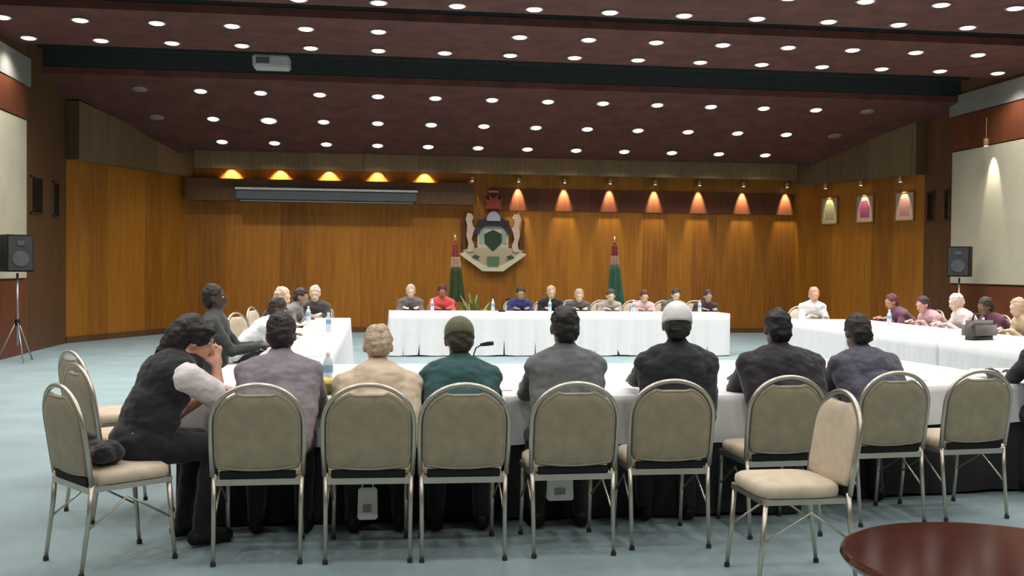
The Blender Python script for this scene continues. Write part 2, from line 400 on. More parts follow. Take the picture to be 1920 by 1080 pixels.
# local metres: z 0 (foot of the scroll, y~515) .. 1.85 (crest)
epiece('shield', [(-.36, 1.0), (.36, 1.0), (.36, .55)]+arcpts(0, .55, .36, .38, 0, -180)+[(-.36, .55)], .0, .05, (188, 190, 172))
epiece('shield_charge', [(-.20, .82), (0, .92), (.20, .82), (.20, .62), (0, .42), (-.20, .62)], .05, .075, (38, 62, 40))
for sx in (-1, 1): epiece('shield_edge', [(sx*a, b) for a, b in ((.30, .9), (.2, .98), (.24, .6), (.31, .6))][::sx], .05, .07, (150, 165, 150))
epiece('mantling', arcpts(0, .62, .50, .62, 20, 160)+arcpts(0, .62, .38, .44, 155, 25), .05, .10, (58, 48, 52))
epiece('torse', [(-.38, 1.0), (.38, 1.0), (.36, 1.14), (-.36, 1.14)], .06, .11, (44, 36, 44))
epiece('helmet', arcpts(0, 1.14, .16, .20, 0, 180)+[(-.15, 1.12), (.15, 1.12)], .06, .14, (165, 168, 186))
epiece('crest', [(-.20, 1.40), (.20, 1.40), (.16, 1.52), (.22, 1.66), (.10, 1.60), (.11, 1.74), (0, 1.64), (-.11, 1.74), (-.10, 1.60), (-.22, 1.66), (-.16, 1.52)], .02, .09, (150, 62, 42))
epiece('crest_star', [(-.11, 1.78), (.11, 1.78), (.11, 1.82), (-.11, 1.82)], .02, .06, (200, 150, 130))
# supporters: rearing beasts either side
sup = [(.46, .42), (.60, .40), (.57, .60), (.62, .78), (.60, 1.0), (.64, 1.16), (.60, 1.30), (.50, 1.28), (.46, 1.20), (.50, 1.10), (.46, .98), (.36, .92), (.46, .86), (.50, .70), (.44, .56)]
epiece('supporter', sup, .01, .09, (205, 178, 158)); epiece('supporter', [(-x, z) for x, z in sup][::-1], .01, .09, (205, 178, 158))
ms = [(.62, .45), (.74, .50), (.71, .8), (.74, 1.1), (.68, 1.25), (.66, 1.0), (.64, .75)]
epiece('mane', ms, .0, .05, (86, 48, 30)); epiece('mane', [(-x, z) for x, z in ms][::-1], .0, .05, (86, 48, 30))
epiece('compartment', [(-.70, .44), (-.52, .50), (.52, .50), (.70, .44), (.60, .30), (.38, .18), (.24, .04), (-.24, .04), (-.38, .18), (-.60, .30)], .0, .06, (180, 165, 138))
epiece('scroll', [(-.78, .36), (-.66, .40), (-.40, .22), (-.22, .10), (.22, .10), (.40, .22), (.66, .40), (.78, .36), (.66, .26), (.40, .08), (.24, -.04), (-.24, -.04), (-.40, .08), (-.66, .26)], .06, .10, (205, 200, 170))
epiece('scroll_leaves', [(-.13, .08), (.13, .08), (.14, .30), (-.14, .30)], .10, .12, (88, 118, 84))
for sx in (-1, 1):
    epiece('scroll_fold', [(sx*.30, .30), (sx*.42, .34), (sx*.50, .28), (sx*.36, .24)][::sx], .10, .12, (70, 74, 50))

# ------------------------------------------------------------------ flags beside the emblem
def flag(name, x, y, h, label, cols):
    t = thing('flag_on_pole', label, 'flag', (x, y, 0), 0, 'furled flags beside the emblem')
    bm = bmesh.new(); lathe(bm, [(.17, 0), (.17, .03), (.06, .07), (.03, .10)], 24); obj('base', bm, M['gold'], t, True)
    bm = bmesh.new(); tube(bm, [(0, 0, .08), (0, 0, h)], .014); obj('pole', bm, M['mahogany'], t, True)
    bm = bmesh.new(); lathe(bm, [(.014, h), (.035, h+.03), (.03, h+.07), (.004, h+.14)], 12); obj('finial', bm, M['gold'], t, True)
    # hanging cloth as gathered folds, in bands of colour
    z1 = h-.03
    for nm, c, za, zb in cols:
        bm = bmesh.new(); rings = []; n = 48; st = 8
        for i in range(st+1):
            z = za+(zb-za)*i/st; f = (z1-z)/z1
            rr = .045+.11*min(1, f*1.6)
            rings.append([bm.verts.new(((rr*(1+.28*math.sin(7*a+f*3)))*math.cos(a)+.06*f, (rr*.75*(1+.28*math.sin(7*a+f*3)))*math.sin(a), z)) for a in [2*math.pi*j/n for j in range(n)]])
        for a, b in zip(rings, rings[1:]):
            for j in range(n): bm.faces.new((a[j], a[(j+1) % n], b[(j+1) % n], b[j]))
        bm.faces.new(rings[0]); bm.faces.new(rings[-1])
        obj(nm, bm, col(c), t, True)
flag('f', 1.60, 21.4, 2.05, 'furled flag with red top and green foot, left of the emblem', [('red_band', (150, 60, 38), 1.72, 2.0), ('white_band', (190, 150, 125), 1.5, 1.72), ('green_band', (56, 74, 30), .8, 1.5)])
flag('f', 4.95, 21.4, 2.05, 'furled flag with teal green foot, right of the emblem', [('red_band', (140, 50, 48), 1.78, 2.0), ('white_band', (175, 140, 120), 1.58, 1.78), ('green_band', (50, 96, 74), .75, 1.58)])
# leafy plant between emblem and left flag
t = thing('potted_plant', 'yellow-green leafy plant in a clay pot behind the far table, left of centre', 'plant', (1.95, 20.6, 0))
bm = bmesh.new(); lathe(bm, [(.13, 0), (.17, .28), (.19, .30), (.19, .33), (.16, .33)], 20); obj('pot', bm, M['pot'], t, True)
bm = bmesh.new()
for i in range(46):
    a = random.uniform(0, 6.28); el = random.uniform(.7, 1.45); L = random.uniform(.5, .98)
    d = Vector((math.cos(a)*math.cos(el), math.sin(a)*math.cos(el), math.sin(el))); s = d.cross(Vector((0, 0, 1))).normalized()
    pr = []
    for k in range(6):
        f = k/5; c = Vector((0, 0, .3))+d*L*f+Vector((0, 0, -.22*f*f)); wd = .035*math.sin(math.pi*min(1, f*.9+.08))+.004
        pr.append((bm.verts.new(c-s*wd), bm.verts.new(c+s*wd)))
    for p, q in zip(pr, pr[1:]): bm.faces.new((p[0], p[1], q[1], q[0]))
obj('foliage', bm, mat('yellow_green_leaf', (.22, .26, .07, 1), .5, var=.4, scale=20), t, True)

# ------------------------------------------------------------------ loudspeakers on stands
def speaker_on_stand(x, y, z, rz, lab, lab2):
    t = thing('speaker_stand', lab2, 'stand', (x, y, 0), rz, 'loudspeaker stands')
    bm = bmesh.new(); tube(bm, [(0, 0, .25), (0, 0, z-.02)], .018); obj('pole', bm, M['steel'], t, True)
    bm = bmesh.new(); lathe(bm, [(.03, .55), (.035, .56), (.035, .64), (.03, .65)], 16); obj('collar', bm, M['black'], t, True)
    for i in range(3):
        a = i*2.0944+.5; bm = bmesh.new(); tube(bm, [(.02*math.cos(a), .02*math.sin(a), .6), (.30*math.cos(a), .30*math.sin(a), .013)], .012)
        obj('leg', bm, M['steel'], t, True)
    s = thing('loudspeaker', lab, 'loudspeaker', (x, y, z), rz, 'black loudspeakers')
    obj('cabinet', prism([(-.19, 0), (.19, 0), (.19, .56), (-.19, .56)], -.14, .2), M['black'], s)
    obj('front_mesh', box(-.175, .175, -.155, -.139, .02, .54, .004), M['mesh'], s)
    bm = bmesh.new(); tube(bm, [(0, -.15, .2), (0, -.165, .2)], .12, 24); obj('woofer_ring', bm, M['greycase'], s)
    bm = bmesh.new(); bx(bm, -.05, .05, -.165, -.15, .40, .47); obj('tweeter_horn', bm, M['greycase'], s)
speaker_on_stand(-5.40, 16.6, 1.37, R(35), 'black loudspeaker on a stand before the left beige panel', 'grey tripod speaker stand at the left wall')
speaker_on_stand(10.74, 18.1, 1.42, R(-40), 'black loudspeaker on a stand beside the right beige panel', 'grey tripod speaker stand at the right wall')

# ------------------------------------------------------------------ banquet chair
def chair_outline(n=56, topcut=True):
    pts = []
    W = .216; zb = .482; zs = .70; zt = .885
    N1 = 10
    for i in range(N1+1):                    # bottom edge, bowed down
        x = -W+.012+(2*W-.024)*i/N1; pts.append((x, zb-.022*(1-(x/W)**2)))
    for i in range(1, 7): pts.append((W, zb+.01+(zs-zb-.01)*i/6))
    N2 = 20
    for i in range(1, N2):
        a = math.pi*i/N2; x = W*math.cos(a); z = zs+(zt-zs)*math.sin(a)**.9
        if topcut and abs(x) < .075: z = min(z, zt-.026)
        pts.append((x, z))
    for i in range(6): pts.append((-W, zs-(zs-zb-.01)*i/6))
    return pts
def back_y(z): return -.215-(z-.45)*.16
def make_chair(label, group):
    t = thing('banquet_chair', label, 'chair', group=group)
    # backrest pad
    out = chair_outline(); cx, cz = 0, .69; T = .026
    prof = [(0.0, 1), (.35, .99), (.7, .93), (.88, .80), (.96, .55), (1.0, 0)]
    for side in (-1, 1):
        bm = bmesh.new(); rr = []
        for s, h in prof+[(.96, -.05), (0, -.05)]:
            if s == 0: rr.append([bm.verts.new((cx, back_y(cz)+side*T*h, cz))]); continue
            rr.append([bm.verts.new((cx+(x-cx)*s, back_y(cz+(z-cz)*s)+side*(T*h+.0005), cz+(z-cz)*s)) for x, z in out])
        n = len(out)
        for j in range(n):
            bm.faces.new((rr[0][0], rr[1][j], rr[1][(j+1) % n])); bm.faces.new((rr[-1][0], rr[-2][j], rr[-2][(j+1) % n]))
        for a, b in zip(rr[1:-1], rr[2:-1]):
            for j in range(n): bm.faces.new((a[j], a[(j+1) % n], b[(j+1) % n], b[j]))
        q = obj('backrest' if side < 0 else 'front_cushion', bm, M['taupe'] if side < 0 else M['seatfab'], t, True)
        if side < 0: bk = q
        else: q['label'] = 'cream front cushion'
    # piping around the rear face
    bm = bmesh.new(); tube(bm, [(x*.95, back_y(cz+(z-cz)*.95)-T*.60, cz+(z-cz)*.95) for x, z in out], .0045, 6, True); obj('piping', bm, M['taupe'], bk, True)
    # arched frame
    pts = [(-.222, back_y(.46), .44), (-.228, back_y(.6), .6), (-.228, back_y(.70), .70)]
    for i in range(1, 24):
        a = math.pi*(1-i/24); z = .70+.207*math.sin(a)**.9; pts.append((228e-3*math.cos(a), back_y(z), z))
    pts += [(.228, back_y(.70), .70), (.228, back_y(.6), .6), (.222, back_y(.46), .44)]
    bm = bmesh.new(); tube(bm, pts, .0125, 10); obj('back_frame', bm, M['frame'], t, True)
    # seat cushion
    bm = bmesh.new(); N = 40; sec = [(.0, .0, 1), (.6, 0, 1), (.9, -.004, 1), (.985, -.016, 1), (1, -.035, 1), (.985, -.058, 1), (.93, -.066, 1), (0, -.066, 1)]
    prev = None; a_, b_ = .215, .212
    for s, dz, _ in sec:
        ring = []
        for j in range(N):
            th = 2*math.pi*j/N; c, sn = math.cos(th), math.sin(th)
            x = math.copysign(abs(c)**.42, c)*a_*max(s, .001)*(1+.04*sn); y = math.copysign(abs(sn)**.42, sn)*b_*max(s, .001)
            dome = .012*(1-s*s) if dz > -.03 else 0
            ring.append(bm.verts.new((x, y+.005, .492+dz+dome)))
        if prev:
            for j in range(N): bm.faces.new((prev[j], prev[(j+1) % N], ring[(j+1) % N], ring[j]))
        prev = ring
    obj('seat', bm, M['seatfab'], t, True)
    bm = bmesh.new()
    for s in (-1, 1): bx(bm, s*.20-.012, s*.20+.012, -.215, .2, .40, .426)
    bx(bm, -.21, .21, -.228, -.20, .395, .426); bx(bm, -.2, .2, .185, .208, .40, .426)
    obj('seat_frame', bm, M['frame'], t)
    obj('rear_gap_shade', box(-.188, .188, -.226, -.212, .426, .468, .004), M['black'], t)  # black strip put in for the shaded gap between backrest and seat rail
    for s in (-1, 1):
        bm = bmesh.new(); tube(bm, [(s*.216, back_y(.44), .45), (s*.214, -.225, .30), (s*.212, -.262, .012)], [.0125, .0125, .0105]); l = obj('leg', bm, M['frame'], t, True)
        bm = bmesh.new(); tube(bm, [(s*.212, -.262, 0), (s*.212, -.262, .02)], .014); obj('glide', bm, M['glide'], l)
        bm = bmesh.new(); tube(bm, [(s*.195, .19, .41), (s*.196, .205, .2), (s*.198, .225, .012)], [.0125, .0125, .0105]); l = obj('leg', bm, M['frame'], t, True)
        bm = bmesh.new(); tube(bm, [(s*.198, .225, 0), (s*.198, .225, .02)], .014); obj('glide', bm, M['glide'], l)
    for s in (-1, 1):
        bm = bmesh.new(); tube(bm, [(s*.2, .20, .22), (s*.205, -.03, .36), (s*.213, -.236, .22)], .006, 8); obj('brace', bm, M['frame'], t, True)
    return t
chair0 = None
def chair(x, y, heading, label, group):
    """heading: direction the chair faces, degrees from +X"""
    global chair0
    if chair0 is None:
        chair0 = make_chair(label, group); chair0.location = (x, y, 0); chair0.rotation_euler = (0, 0, R(heading-90)); return chair0
    return dup(chair0, (x, y, 0), R(heading-90), label, group)

# ------------------------------------------------------------------ tables and cloths
def table(x0, x1, y0, y1, lab, clab, drop, rot=0, pivot=None, surround=True, group='long banquet tables', amp=.018):
    cx, cy = (x0+x1)/2, (y0+y1)/2; hx, hy = (x1-x0)/2, (y1-y0)/2; H = .735
    t = thing('banquet_table', lab, 'table', (cx, cy, 0), R(rot), group)
    obj('tabletop', box(-hx+.015, hx-.015, -hy+.015, hy-.015, H-.03, H, .004), M['dark_wood'], t)
    for sx in (-1, 1):
        for sy in (-1, 1):
            bm = bmesh.new(); tube(bm, [(sx*(hx-.15), sy*(hy-.09), 0), (sx*(hx-.15), sy*(hy-.09), H-.03)], .016); obj('leg', bm, M['steel'], t, True)
    def drape(zt, zb, off, amp, dens, seed, n_v=6):
        bm = bmesh.new(); per = []
        for (ax, ay, bx_, by_) in ((-hx, -hy, hx, -hy), (hx, -hy, hx, hy), (hx, hy, -hx, hy), (-hx, hy, -hx, -hy)):
            L = math.hypot(bx_-ax, by_-ay); n = max(6, int(L*dens))
            for i in range(n):
                f = i/n; per.append((ax+(bx_-ax)*f, ay+(by_-ay)*f, (by_-ay)/L, -(bx_-ax)/L))
        rings = []
        for k in range(n_v+1):
            f = k/n_v; z = zt+(zb-zt)*f; ring = []
            for i, (px, py, nx, ny) in enumerate(per):
                s = px*9+py*9+seed
                wv = math.sin(s*2.1+1.3*math.sin(s*.7))*.6+math.sin(s*5.3+seed)*.4
                o = off+amp*f*(1+wv)
                ring.append(bm.verts.new((px+nx*o, py+ny*o, z+(.006*math.sin(s) if k == n_v else 0))))
            rings.append(ring)
        n = len(per)
        for a, b in zip(rings, rings[1:]):
            for j in range(n): bm.faces.new((a[j], a[(j+1) % n], b[(j+1) % n], b[j]))
        return bm, rings
    if surround:
        bm, rg = drape(H-.04, .02, -.01, .012, 26, 2.0); obj('dark_surround', bm, M['surround'], t, True)  # black sheet around the table, from under its top to the floor
    bm, rg = drape(H+.006, drop, .004, amp, 30, cx*3+cy)
    bm.faces.new(rg[0])
    c = obj('tablecloth', bm, M['cloth'], None, True); c.location = (cx, cy, 0); c.rotation_euler = (0, 0, R(rot))
    tag(c, clab, 'tablecloth', 'white tablecloths')
    for p in c.data.polygons:
        if len(p.vertices) > 4: p.use_smooth = False
    return t
G1 = 'front row tables'
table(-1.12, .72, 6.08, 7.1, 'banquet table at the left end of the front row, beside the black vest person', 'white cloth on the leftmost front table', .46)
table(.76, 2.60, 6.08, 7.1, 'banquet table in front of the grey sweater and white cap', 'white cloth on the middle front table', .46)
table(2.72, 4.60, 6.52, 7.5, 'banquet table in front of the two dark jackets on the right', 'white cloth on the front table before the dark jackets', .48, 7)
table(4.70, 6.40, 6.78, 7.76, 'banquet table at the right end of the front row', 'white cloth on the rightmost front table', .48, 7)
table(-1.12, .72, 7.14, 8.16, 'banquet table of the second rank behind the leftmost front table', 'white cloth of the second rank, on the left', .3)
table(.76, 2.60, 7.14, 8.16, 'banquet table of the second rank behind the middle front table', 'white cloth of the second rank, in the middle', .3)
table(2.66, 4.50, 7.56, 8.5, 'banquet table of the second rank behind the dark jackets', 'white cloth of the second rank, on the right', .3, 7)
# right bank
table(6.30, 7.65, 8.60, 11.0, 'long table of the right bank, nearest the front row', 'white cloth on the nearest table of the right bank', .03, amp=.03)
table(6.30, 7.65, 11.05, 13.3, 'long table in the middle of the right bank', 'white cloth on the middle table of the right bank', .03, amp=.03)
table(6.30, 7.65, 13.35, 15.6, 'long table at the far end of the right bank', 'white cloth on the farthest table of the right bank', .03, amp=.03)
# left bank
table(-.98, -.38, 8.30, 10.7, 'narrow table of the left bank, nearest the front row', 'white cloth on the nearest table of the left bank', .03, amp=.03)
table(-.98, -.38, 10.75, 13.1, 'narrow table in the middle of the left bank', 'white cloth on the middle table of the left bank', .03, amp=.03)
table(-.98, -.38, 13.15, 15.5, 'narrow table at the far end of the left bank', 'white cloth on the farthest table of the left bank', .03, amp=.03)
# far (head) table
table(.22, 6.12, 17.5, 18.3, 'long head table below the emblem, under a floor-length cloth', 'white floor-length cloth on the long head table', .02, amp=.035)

# ------------------------------------------------------------------ people
def cap(bm, p0, p1, r0, r1, nu=14, nv=8, flat=1.0, ax=None):
    p0, p1 = Vector(p0), Vector(p1); d = p1-p0
    q = (d if d.length > 1e-6 else Vector((0, 0, 1))).to_track_quat('Z', 'Y').to_matrix()
    sp = bmesh.ops.create_uvsphere(bm, u_segments=nu, v_segments=nv+nv % 2, radius=1)['verts']
    for v in sp:
        c = v.co.copy()
        if c.z > 1e-5: v.co = p1+q @ (c*r1)
        elif c.z < -1e-5: v.co = p0+q @ (c*r0)
        else: v.co = (p0+p1)*.5+q @ (c*((r0+r1)/2))
def ell(bm, c, r, m=None, nu=18, nv=12):
    sp = bmesh.ops.create_uvsphere(bm, u_segments=nu, v_segments=nv, radius=1)['verts']
    for v in sp:
        p = Vector((v.co.x*r[0], v.co.y*r[1], v.co.z*r[2]))
        if m is not None: p = m @ p
        v.co = Vector(c)+p
def meld(bm, voxel, smooth=3, wrinkle=0, seed=0, wscale=9):
    me = bpy.data.meshes.new('tmp'); bm.to_mesh(me); bm.free()
    o = bpy.data.objects.new('tmp', me); C.objects.link(o)
    md = o.modifiers.new('r', 'REMESH'); md.mode = 'VOXEL'; md.voxel_size = voxel; md.adaptivity = 0
    if smooth: s = o.modifiers.new('s', 'SMOOTH'); s.factor = .5; s.iterations = smooth
    dg = bpy.context.evaluated_depsgraph_get(); dg.update()
    out = bpy.data.meshes.new_from_object(o.evaluated_get(dg))
    bpy.data.objects.remove(o); bpy.data.meshes.remove(me)
    if wrinkle:
        sv = Vector((seed*3.1, seed*1.7, 0))
        nrm = [v.normal.copy() for v in out.vertices]
        for v, nn in zip(out.vertices, nrm):
            q = Vector((v.co.x*wscale, v.co.y*wscale, v.co.z*wscale*1.7))+sv
            v.co += nn*(wrinkle*noise.noise(q)+wrinkle*.5*noise.noise(q*2.3))
    return out
def ik(a, b, l1, l2, hint):
    a, b = Vector(a), Vector(b); d = b-a; L = min(d.length, (l1+l2)*.995); dn = d.normalized()
    x = (l1*l1-l2*l2+L*L)/(2*L); h = math.sqrt(max(0, l1*l1-x*x))
    hn = Vector(hint); hn = (hn-dn*hn.dot(dn)).normalized()
    return a+dn*x+hn*h, a+dn*L
def person(x, y, heading, top, label, shirt, hair, hairkind='short', skin=(150, 105, 80), legs=(26, 26, 30), lean=None, near=False,
           head_yaw=0, head_pitch=None, hands=None, sleeves='long', build=1.0, vest=None, torso_yaw=0, shirt_name='jacket', roll=0, knees=None, hcap=None, wide=1.0, elbows=None, head_fwd=0):
    top -= .035
    t = thing('person', label, 'person', (x, y, 0), R(heading-90), 'people seated at the tables')
    vox = .0085 if near else .013
    b = build
    hipz = .565
    # lean so that the torso keeps a natural length
    if lean is None:
        th = 0
        while th < 50 and (top-hipz-.30*math.cos(R(th*.5)))/math.cos(R(th)) < .44: th += 1
        lean = th
    tl = min(.50, (top-hipz-.30*math.cos(R(lean*.5)))/math.cos(R(lean)))
    up = Vector((0, math.sin(R(lean)), math.cos(R(lean))))
    hip = Vector((0, 0, hipz)); sh = hip+up*tl
    mid = hip+up*tl*.45+Vector((0, -.02, 0)); chest = hip+up*tl*.78
    neckd = Vector((0, math.sin(R(lean*.7)), math.cos(R(lean*.7))))
    hp = lean*.4 if head_pitch is None else head_pitch
    hc = sh+neckd*.175+Vector((0, head_fwd, -head_fwd*.5))
    HM = (Matrix.Rotation(R(head_yaw), 3, 'Z') @ Matrix.Rotation(R(-hp), 3, 'X') @ Matrix.Rotation(R(roll), 3, 'Y'))
    W = .166*b*wide
    rotL = Matrix.Rotation(R(-lean), 3, 'X')
    if knees is None: knees = ((-.13, .36, .52), (.13, .36, .52))
    ank = [(k[0]*1.0, k[1]-.08 if k[1] > .3 else k[1], .09) for k in knees]
    hd = hands or ((-.14, .60, .79), (.14, .60, .79))
    shp = [Vector((s*W, 0, 0))+sh+up*(-.045) for s in (-1, 1)]
    elb = []; wri = []
    for s, S_, T_ in ((-1, shp[0], hd[0]), (1, shp[1], hd[1])):
        e, ww = ik(S_, T_, .285, .25, (s*.35, -.2, -1.0))
        if elbows and elbows[0 if s < 0 else 1]: e = Vector(elbows[0 if s < 0 else 1]); ww = Vector(T_)
        elb.append(e); wri.append(ww)
    def torso(bm, g, wf=1.0):
        ell(bm, hip+Vector((0, -.01, .0)), (.165*b+g, .12*b+g, .12+g))
        ell(bm, mid, (.145*b+g, .11*b+g, .17+g), rotL)
        ell(bm, chest, (.165*b*wide+g, .115*b+g, .17+g), rotL)
        cap(bm, shp[0]*(1 if wf > .9 else .5)+shp[1]*(0 if wf > .9 else .5)+(shp[0]-shp[1])*(0 if wf > .9 else .5*wf), shp[1]*(1 if wf > .9 else .5)+shp[0]*(0 if wf > .9 else .5)+(shp[1]-shp[0])*(0 if wf > .9 else .5*wf), .058+g, .058+g)
        for q in shp: cap(bm, sh+up*.03, (sh+up*.03)*(1-wf)+(q+up*.015)*wf, .062+g, .050+g)
        ell(bm, hip+up*tl*.3+Vector((0, -.01, 0)), (.158*b+g, .115*b+g, .16+g), rotL)
        cap(bm, sh+up*.0, hc-neckd*.11, .075+g, .052+g)     # base of the neck
        if g > .005 and wf > .9 and not vest:
            for q, s in ((shp[0], -1), (shp[1], 1)):
                cap(bm, q*.80+sh*.20-up*.05, hip+Vector((s*.095*b, -.015, .02)), .078*b+g, .085*b+g)
    def arms(bm, g, upto=1.0):
        for i in (0, 1):
            cap(bm, shp[i], elb[i] if upto > .5 else shp[i]+(elb[i]-shp[i])*.8, (.046 if upto > .5 else .066)*b+g, (.043 if upto > .5 else .066)*b+g)
            if upto > .5: cap(bm, elb[i], elb[i]+(wri[i]-elb[i])*min(1, upto), .041*b+g, .028*b+g)
    def legs_(bm, g):
        for i, s in ((0, -1), (1, 1)):
            cap(bm, hip+Vector((s*.085, .02, -.02)), knees[i], .083*b+g, .056*b+g); cap(bm, knees[i], ank[i], .054+g, .037+g)
    # body
    bm = bmesh.new(); torso(bm, 0); arms(bm, 0); legs_(bm, 0)
    cap(bm, sh, hc, .056, .052)
    def H(p): return hc+HM @ Vector(p)
    ell(bm, H((0, -.012, .025)), (.074, .092, .098), HM)      # skull
    ell(bm, H((0, .022, -.045)), (.056, .064, .068), HM)      # jaw
    cap(bm, H((0, .075, .02)), H((0, .096, -.022)), .010, .016)  # nose
    ell(bm, H((0, .07, .036)), (.05, .02, .012), HM)          # brow
    ell(bm, H((0, .072, -.062)), (.024, .016, .014), HM)      # chin and lips
    for s in (-1, 1): ell(bm, H((s*.077, -.008, -.002)), (.010, .02, .032), HM)
    # hands: palm, four fingers, thumb
    for i, s in ((0, -1), (1, 1)):
        f = (wri[i]-elb[i]).normalized()
        if hands is None or hands[i][2] < .9: f = Vector((f.x*.5-s*.15, abs(f.y)+.4, -.05)).normalized(); side = Vector((0, 0, 1)).cross(f).normalized()*-1; nrm = Vector((0, 0, 1))
        else: side = f.cross(Vector((1, 0, 0))).normalized(); nrm = side.cross(f)
        side = f.cross(nrm).normalized()
        PM = Matrix((side, f, nrm)).transposed()
        pc = wri[i]+f*.05; ell(bm, pc, (.040, .055, .017), PM); cap(bm, wri[i]-f*.01, pc, .027, .024)
        for k, (ox, L) in enumerate(((-.031, .066), (-.0105, .076), (.0105, .071), (.030, .056))):
            r0 = pc+side*ox+f*.04; m1 = r0+f*L*.5+side*ox*.18+nrm*.004; m2 = m1+(f*.8-nrm*.6).normalized()*L*.5+side*ox*.15
            cap(bm, r0, m1, .0095, .009, 8, 6); cap(bm, m1, m2, .009, .0078, 8, 6)
        tb = pc-side*s*.030-f*.02; tm = tb+(-side*s*.8+f*.6).normalized()*.036; cap(bm, tb, tm, .0125, .011, 8, 6); cap(bm, tm, tm+(f-side*s*.2).normalized()*.028, .0105, .009, 8, 6)
    obj('body', meld(bm, vox, 2), col(skin, kind='skin'), t, True)
    # eyes and mouth
    for s in (-1, 1):
        bm = bmesh.new(); ell(bm, H((s*.030, .070, .018)), (.0135, .010, .008), HM, 10, 8); e = obj('eye', bm, col((225, 220, 210), .3, 'paint'), t, True)
        bm = bmesh.new(); ell(bm, H((s*.030, .0785, .018)), (.0058, .0035, .0062), HM, 10, 8); obj('iris', bm, col((30, 20, 15), .3, 'paint'), e, True)
    bm = bmesh.new(); ell(bm, H((0, .083, -.046)), (.022, .008, .006), HM, 12, 8); obj('mouth', bm, col((130, 66, 56), .4, 'paint'), t, True)
    # clothes
    seed = x*5+y
    g = .016
    bm = bmesh.new(); torso(bm, g); arms(bm, g*.8, {'long': .93, 'short': 0}[sleeves])
    sm = col(shirt)
    if vest:
        obj('shirt', meld(bm, vox*1.1, 3, .008, seed), sm, t, True)
        bm = bmesh.new(); torso(bm, g+.012, .62); obj('vest', meld(bm, vox*1.1, 3, .010, seed+2), col(vest), t, True)
    else:
        obj(shirt_name, meld(bm, vox*1.1, 4, .009, seed), sm, t, True)
    bm = bmesh.new(); legs_(bm, .013); ell(bm, hip+Vector((0, 0, -.02)), (.178*b, .135*b, .105)); obj('trousers', meld(bm, vox*1.3, 2, .007, seed+1), col(legs), t, True)
    for i in (0, 1):
        bm = bmesh.new(); a = Vector(ank[i]); cap(bm, (a.x, a.y-.03, .05), (a.x*1.15, a.y+.14, .042), .045, .038)
        for v in bm.verts: v.co.z = max(.003, v.co.z)
        obj('shoe', bm, M['black'], t, True)
    # hair and hats
    bm = bmesh.new(); hm = col(hair, kind='hair')
    if hairkind in ('short', 'fringe', 'cap'):
        ell(bm, H((0, -.022, .040)), (.083, .098, .098), HM); ell(bm, H((0, -.050, -.005)), (.078, .068, .085), HM)
        bmesh.ops.bisect_plane(bm, geom=bm.verts[:]+bm.edges[:]+bm.faces[:], plane_co=H((0, .035, .03)), plane_no=HM @ Vector((0, .8, -.55)), clear_outer=True)
        bmesh.ops.holes_fill(bm, edges=bm.edges[:])
    elif hairkind == 'long':
        ell(bm, H((0, -.020, .040)), (.088, .104, .100), HM); ell(bm, H((0, -.055, -.02)), (.090, .07, .11), HM)
        cap(bm, H((0, -.07, -.02)), H((0, -.10, -.17)), .08, .055)
        for s in (-1, 1): cap(bm, H((s*.07, -.02, .03)), H((s*.078, -.03, -.12)), .03, .022)
    elif hairkind == 'full':
        ell(bm, H((0, -.03, .052)), (.098, .115, .105), HM); ell(bm, H((0, -.085, .0)), (.10, .08, .12), HM)
        ell(bm, H((0, .05, .085)), (.075, .055, .040), HM)
        cap(bm, H((0, -.09, -.02)), H((0, -.13, -.16)), .09, .07)
    obj('hair', meld(bm, .010, 2, .010, seed, 22), hm, t, True)
    if hcap:
        bm = bmesh.new()
        ell(bm, H((0, -.022, .046)), (.088, .105, .100), HM, 28, 18)
        bmesh.ops.bisect_plane(bm, geom=bm.verts[:]+bm.edges[:]+bm.faces[:], plane_co=H((0, 0, .005)), plane_no=HM @ Vector((0, -.25, -1)), clear_outer=True)
        bmesh.ops.holes_fill(bm, edges=bm.edges[:])
        hat = obj('cap', bm, col(hcap[0]), t, True)
        bm = bmesh.new(); ell(bm, H((0, .105, .022)), (.062, .062, .006), HM); obj('brim', bm, col(hcap[0]), hat, True)
        bm = bmesh.new(); cc = [H((.0835*math.cos(a), -.022+.0995*math.sin(a), .013-.25*(-.022+.0995*math.sin(a)))) for a in [2*math.pi*j/28 for j in range(28)]]
        tube(bm, cc, .0055, 6, True); obj('cap_band', bm, col(hcap[1]), hat, True)
    return t

# front row, backs to the camera
GR = 'banquet chairs of the front row'
FR = [ # chair x, y, heading, label
 (-.59, 5.56, 91, 'khaki banquet chair holding the person in the grey-lilac shirt'),
 (-.03, 5.54, 89, 'khaki banquet chair behind the hunched person in beige'),
 (.45, 5.53, 90, 'khaki banquet chair holding the person in the teal jacket'),
 (1.02, 5.56, 92, 'khaki banquet chair holding the person in the grey sweater'),
 (1.575, 5.66, 90, 'khaki banquet chair holding the person in the white cap'),
 (2.27, 5.83, 94, 'khaki banquet chair holding the person in the navy black jacket'),
 (3.01, 6.04, 96, 'khaki banquet chair holding the person in the slate blue shirt'),
 (3.59, 6.12, 96, 'empty khaki banquet chair, rightmost of the front row'),
]
for c in FR: chair(c[0], c[1], c[2], c[3], GR)
chair(-1.31, 5.48, 38, 'khaki banquet chair turned sideways under the person in the black vest', 'banquet chairs at the left')
chair(-1.82, 7.5, 38, 'empty banquet chair farthest back at the left, beyond the black vest', 'banquet chairs at the left')
chair(-1.52, 6.55, 35, 'empty banquet chair with pale seat, just behind the black vest person', 'banquet chairs at the left')
chair(2.0, 4.86, 182, 'empty banquet chair turned sideways to show its cream seat', 'banquet chairs of the front row')

